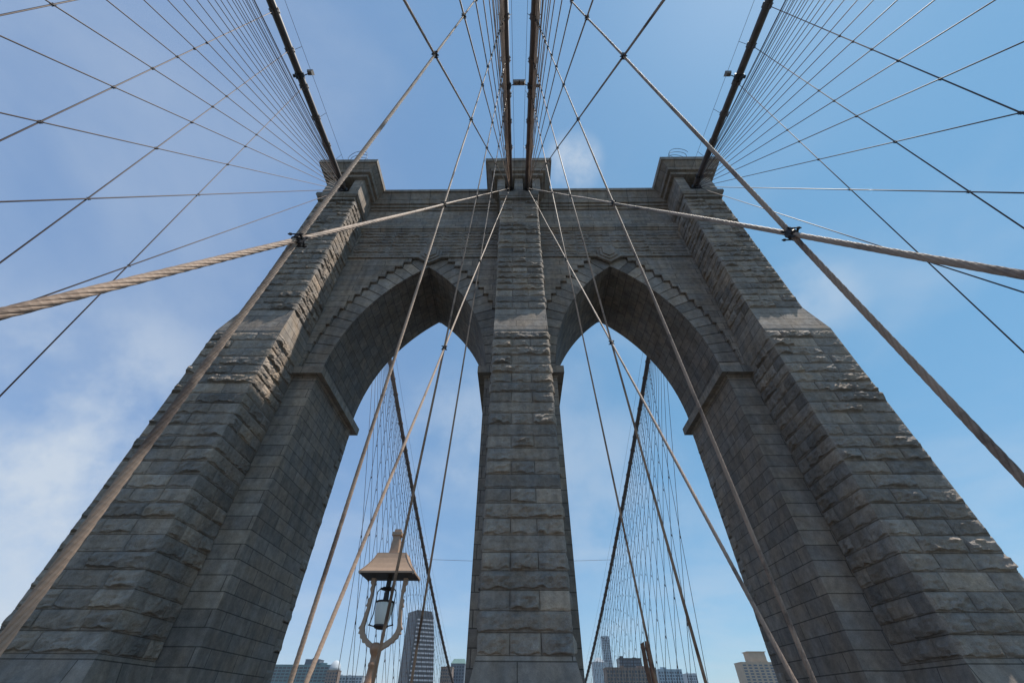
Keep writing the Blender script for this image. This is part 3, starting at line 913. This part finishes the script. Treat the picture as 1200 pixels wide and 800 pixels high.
# tapering dark tower with balcony bands, left arch
D = 900
z0 = BASE+2.5
t = thing('residential_tower', 'tall dark tower with curved tapering side and pale balcony bands, seen right of the lamp', 'building', (-180, D, z0))
def txr(z):    # right edge drifts outwards going down
    k = (144-z)/144
    return -.184*D + 21*max(0, k)**.62
zs_ = [z0+(144-z0)*i/30 for i in range(31)]
mb = MB()
XL, XM = -.238*D, -.212*D
for i in range(30):
    za, zb_ = zs_[i], zs_[i+1]
    for (p, q) in (((XL, D+30), (XM, D)),):
        mb.poly([(p[0], p[1], za), (q[0], q[1], za), (q[0], q[1], zb_), (p[0], p[1], zb_)])
    mb.poly([(XM, D, za), (txr(za), D+16, za), (txr(zb_), D+16, zb_), (XM, D, zb_)])
    mb.poly([(txr(za), D+16, za), (XL+20, D+50, za), (XL+20, D+50, zb_), (txr(zb_), D+16, zb_)])
    mb.poly([(XL+20, D+50, za), (XL, D+30, za), (XL, D+30, zb_), (XL+20, D+50, zb_)])
mb.poly([(XL, D+30, 144), (XM, D, 144), (txr(144), D+16, 144), (XL+20, D+50, 144)])
mb.build('wall', B['dark'], t)
z = 4; 
while z < 134:
    mb = MB()
    xr = txr(z+2)
    n_ = Vector((16, -(xr-XM), 0)).normalized()*1.0
    for (za, zb_, o) in ((z, z+2.3, 1.3),):
        a = Vector((XM+2, D+1, 0)); b_ = Vector((xr, D+16, 0)); o_ = Vector((n_.x*-1, 0, 0))
        n2 = Vector((b_.y-a.y, -(b_.x-a.x), 0)).normalized()*o
        for (u0, u1) in ((0, 1),):
            p = [a, b_, b_+n2, a+n2]
            bo = [(v.x, v.y, za) for v in p]; to = [(v.x, v.y, zb_) for v in p]
            mb.poly(bo[::-1]); mb.poly(to)
            for k in range(4): mb.poly([bo[k], bo[(k+1) % 4], to[(k+1) % 4], to[k]])
    mb.build('balcony', B['rail'], t)
    for k in range(5 if 25 < z else 0):      # windows on the left face
        mb = MB()
        u = (k+.15)/5; u2 = (k+.65)/5
        a = Vector((XL, D+30, 0)).lerp(Vector((XM, D, 0)), u); b_ = Vector((XL, D+30, 0)).lerp(Vector((XM, D, 0)), u2)
        nn_ = Vector((-30, -23, 0)).normalized()*.25
        mb.poly([(a+nn_).to_tuple()[:2]+(z+1.,), (b_+nn_).to_tuple()[:2]+(z+1.,), (b_+nn_).to_tuple()[:2]+(z+5.2,), (a+nn_).to_tuple()[:2]+(z+5.2,)])
        mb.build('window', B['slate'], t)
    z += 6.2
# left cluster
def ex_left(t):
    mb = MB(); mb.box(-338, -300, 808, 830, 56, 67); mb.build('plant_room', B['slate'], t)
    mb = MB(); mb.box(-352, -345, 806, 812, 53, 60); mb.build('vent_tower', B['slate'], t)
Dl = 800
block_building('long green glass block with a roof box, low beside the left pier', -.478*Dl, -.362*Dl, Dl, .068*Dl, 30, B['green'], B['glass'], 3.8, 14, band=True, name='office_building')
block_building('grey box building rising behind the green glass block at lower left', -.420*860, -.392*860, 860, .0765*860, 20, B['slate'], B['slate'], 4, 3, name='office_building')
# domed building
t = block_building('brick building with a pale rounded roof, right of the green glass block', -.372*780, -.350*780, 780, .060*780, 14, B['brown'], B['glass'], 3.6, 4, name='domed_building')
mb = MB(); cx = -.361*780
mb.lathe([(8.6, 0), (8.2, 3.5), (7.2, 7), (5.2, 10), (2.5, 12), (.2, 12.5)], (cx, 787, .060*780+.5), 20); mb.build('dome', B['light'], t, smooth=True)
block_building('low pale block at the foot of the lamp post', -.352*820, -.30*820, 820, .052*820, 20, B['light'], B['slate'], 3.6, 8)
block_building('brown brick block left of the centre pier', -.150*700, -.128*700, 700, .066*700, 20, B['brown'], B['glass'], 3.6, 5)
t = block_building('blue grey block with a sloping green roof at the left edge of the centre pier', -.131*760, -.104*760, 760, .071*760, 18, B['slate'], B['glass'], 3.8, 5)
mb = MB(); x0, x1 = -.131*760, -.104*760
mb.frustum((x0, x1, 760, 778), .071*760+.9, (x0+3.5, x1-1, 763, 775), .0795*760); mb.build('roof', B['copper'], t)
# right arch
block_building('slender blue glass skyscraper, farthest tower seen in the right arch', .1705*1500, .186*1500, 1500, .116*1500, 22, B['pale'], B['slate'], 6, 4, name='skyscraper')
t = block_building('pale glass tower with a stepped crown beside the slender skyscraper', .148*1300, .176*1300, 1300, .075*1300, 30, B['light'], B['pale'], 4.2, 6, name='skyscraper')
mb = MB(); mb.frustum((.151*1300, .172*1300, 1305, 1325), .075*1300+.9, (.157*1300, .163*1300, 1310, 1316), .083*1300); mb.build('crown', B['light'], t)
block_building('long brown brick building with many windows, low in the right arch', .172*600, .268*600, 600, .066*600, 22, B['brown'], B['glass'], 3.4, 16)
t = block_building('dark boxy tower rising behind the long brown brick building', .2*700, .243*700, 700, .0805*700, 22, B['dark'], B['slate'], 3.4, 8, band=True, name='office_building')
block_building('pale green glass block right of the brown brick building', .272*760, .318*760, 760, .064*760, 24, B['pale'], B['slate'], 3.6, 9, name='office_building')
block_building('small far pale block at the right end of the skyline in the right arch', .325*900, .345*900, 900, .058*900, 20, B['light'], B['slate'], 3.6, 5)
t = block_building('cream apartment tower with a raised top block, beside the right pier', .437*720, .510*720, 720, .0755*720, 24, B['cream'], B['slate'], 3.1, 7)
mb = MB(); mb.box(.459*720, .492*720, 724, 740, .0755*720, .0925*720); mb.box(.457*720, .494*720, 723, 741, .0925*720, .0925*720+.8); mb.build('top_block', B['cream'], t)

# ------------------------------------------------------------------ sky, sun, camera
SUN = Vector((.43, .012, 1)).normalized()
el = math.asin(SUN.z); az = math.atan2(SUN.x, SUN.y)
W = bpy.data.worlds.new('World'); SC.world = W; W.use_nodes = True
nt = W.node_tree; L = nt.links.new
bg = nt.nodes['Background']; bg.inputs['Strength'].default_value = .12
sky = nt.nodes.new('ShaderNodeTexSky'); sky.sky_type = 'NISHITA'; sky.sun_disc = False
sky.sun_elevation = el; sky.sun_rotation = az; sky.air_density = 1.0; sky.dust_density = .25; sky.ozone_density = 1.0
tc = nt.nodes.new('ShaderNodeTexCoord')
def vn(op, a=None, b=None):
    n = nt.nodes.new('ShaderNodeVectorMath'); n.operation = op
    for i, v in enumerate((a, b)):
        if v is None: continue
        if isinstance(v, bpy.types.NodeSocket): L(v, n.inputs[i])
        else: n.inputs[i].default_value = v
    return n
def mn(op, a, b=None, c=None, clamp=False):
    n = nt.nodes.new('ShaderNodeMath'); n.operation = op; n.use_clamp = clamp
    for i, v in enumerate((a, b, c)):
        if v is None: continue
        if isinstance(v, bpy.types.NodeSocket): L(v, n.inputs[i])
        else: n.inputs[i].default_value = v
    return n.outputs[0]
dirv = vn('NORMALIZE', tc.outputs['Generated']).outputs[0]
sep = nt.nodes.new('ShaderNodeSeparateXYZ'); L(dirv, sep.inputs[0])
den = mn('ADD', mn('MAXIMUM', sep.outputs[2], 0.0), .12)
cb = nt.nodes.new('ShaderNodeCombineXYZ')
L(mn('DIVIDE', sep.outputs[0], den), cb.inputs[0]); L(mn('DIVIDE', sep.outputs[1], den), cb.inputs[1])
nz = nt.nodes.new('ShaderNodeTexNoise'); nz.inputs['Scale'].default_value = 1.1; nz.inputs['Detail'].default_value = 8; nz.inputs['Roughness'].default_value = .55; nz.inputs['Distortion'].default_value = .3
L(cb.outputs[0], nz.inputs['Vector'])
def sstep(v, lo, hi):
    n = nt.nodes.new('ShaderNodeMapRange'); n.interpolation_type = 'SMOOTHSTEP'
    L(v, n.inputs[0]); n.inputs[1].default_value = lo; n.inputs[2].default_value = hi
    n.inputs[3].default_value = 0; n.inputs[4].default_value = 1
    return n.outputs[0]
base_c = mn('ADD', mn('MULTIPLY', sstep(nz.outputs[0], .42, .74), .3), .0)
total = base_c
nz2 = nt.nodes.new('ShaderNodeTexNoise'); nz2.inputs['Scale'].default_value = 5; nz2.inputs['Detail'].default_value = 7; nz2.inputs['Roughness'].default_value = .6
L(dirv, nz2.inputs['Vector'])
# cloud banks: direction, inner and outer cosine, density
for d, a0, a1, k in (((-.72, .62, .24), 24, 2, .44), ((-.72, .58, .36), 14, 2, .2), ((.132, .383, .914), 4.5, .2, .75), ((.591, .53, .608), 6, 1, .32), ((-.12, .86, .5), 12, 2, .32), ((.2, .9, .38), 14, 2, .32), ((-.75, .64, .1), 20, 3, .3)):
    v = Vector(d).normalized()
    dt = vn('DOT_PRODUCT', dirv, tuple(v)).outputs['Value']
    mk = sstep(dt, math.cos(R(a0)), math.cos(R(a1)))
    cl = mn('MULTIPLY', mn('MULTIPLY', mk, sstep(nz2.outputs[0], .34, .66)), k)
    total = mn('ADD', total, cl)
total = mn('MINIMUM', total, .85)
mx = nt.nodes.new('ShaderNodeMix'); mx.data_type = 'RGBA'
veil = nt.nodes.new('ShaderNodeMix'); veil.data_type = 'RGBA'; L(mn('MULTIPLY', sstep(sep.outputs[2], -.03, .0), .6), veil.inputs[0])
L(sky.outputs[0], veil.inputs[6])
tint = nt.nodes.new('ShaderNodeMix'); tint.data_type = 'RGBA'; L(sstep(sep.outputs[0], -.7, .7), tint.inputs[0])
tint.inputs[6].default_value = (1.45, 2.5, 4.4, 1); tint.inputs[7].default_value = (.75, 2.6, 4.3, 1); L(tint.outputs[2], veil.inputs[7])     # thin even summer haze high up
L(total, mx.inputs[0]); L(veil.outputs[2], mx.inputs[6]); mx.inputs[7].default_value = (4.1, 4.6, 5.2, 1)
L(mx.outputs[2], bg.inputs['Color'])

# summer haze between the camera and the far city
m = bpy.data.materials.new('haze'); m.use_nodes = True; hn = m.node_tree
hn.nodes.remove(hn.nodes['Principled BSDF'])
pv = hn.nodes.new('ShaderNodeVolumePrincipled'); pv.inputs['Density'].default_value = .00007; pv.inputs['Color'].default_value = (.82, .9, 1, 1)
hn.links.new(pv.outputs[0], hn.nodes['Material Output'].inputs['Volume'])
mb = MB(); mb.box(-1400, 1400, -400, 2100, BASE-2, 230)
hz = mb.build('haze', m); hz['kind'] = 'stuff'
sl = bpy.data.lights.new('sun', 'SUN'); sl.energy = 4.2; sl.angle = R(.55); sl.color = (1, .93, .83)
so = bpy.data.objects.new('sun', sl); COL.objects.link(so)
so.rotation_euler = SUN.to_track_quat('Z', 'Y').to_euler(); so.location = (40, -20, 120)

th, roll, yaw = .7538, -.0066, -.0149
c, s = math.cos(th), math.sin(th); cr, sr = math.cos(roll), math.sin(roll)
right = Vector((1, 0, 0)); up = Vector((0, -s, c)); fwd = Vector((0, c, s))
Rv = right*cr-up*sr; Uv = right*sr+up*cr
def unyaw(v): return Vector((math.cos(yaw)*v.x+math.sin(yaw)*v.y, -math.sin(yaw)*v.x+math.cos(yaw)*v.y, v.z))
Rv, Uv, Fv = unyaw(Rv), unyaw(Uv), unyaw(fwd)
cam = bpy.data.cameras.new('camera'); cam.sensor_width = 36; cam.lens = 464.58/1200*36; cam.clip_start = .05; cam.clip_end = 20000
co = bpy.data.objects.new('camera', cam); COL.objects.link(co)
co.matrix_world = Matrix(((Rv.x, Uv.x, -Fv.x, -.292), (Rv.y, Uv.y, -Fv.y, 0), (Rv.z, Uv.z, -Fv.z, 0), (0, 0, 0, 1)))
SC.camera = co
SC.view_settings.view_transform = 'Standard'; SC.view_settings.look = 'None'; SC.view_settings.gamma = 1
SC.view_settings.use_curve_mapping = False; SC.view_settings.exposure = .35
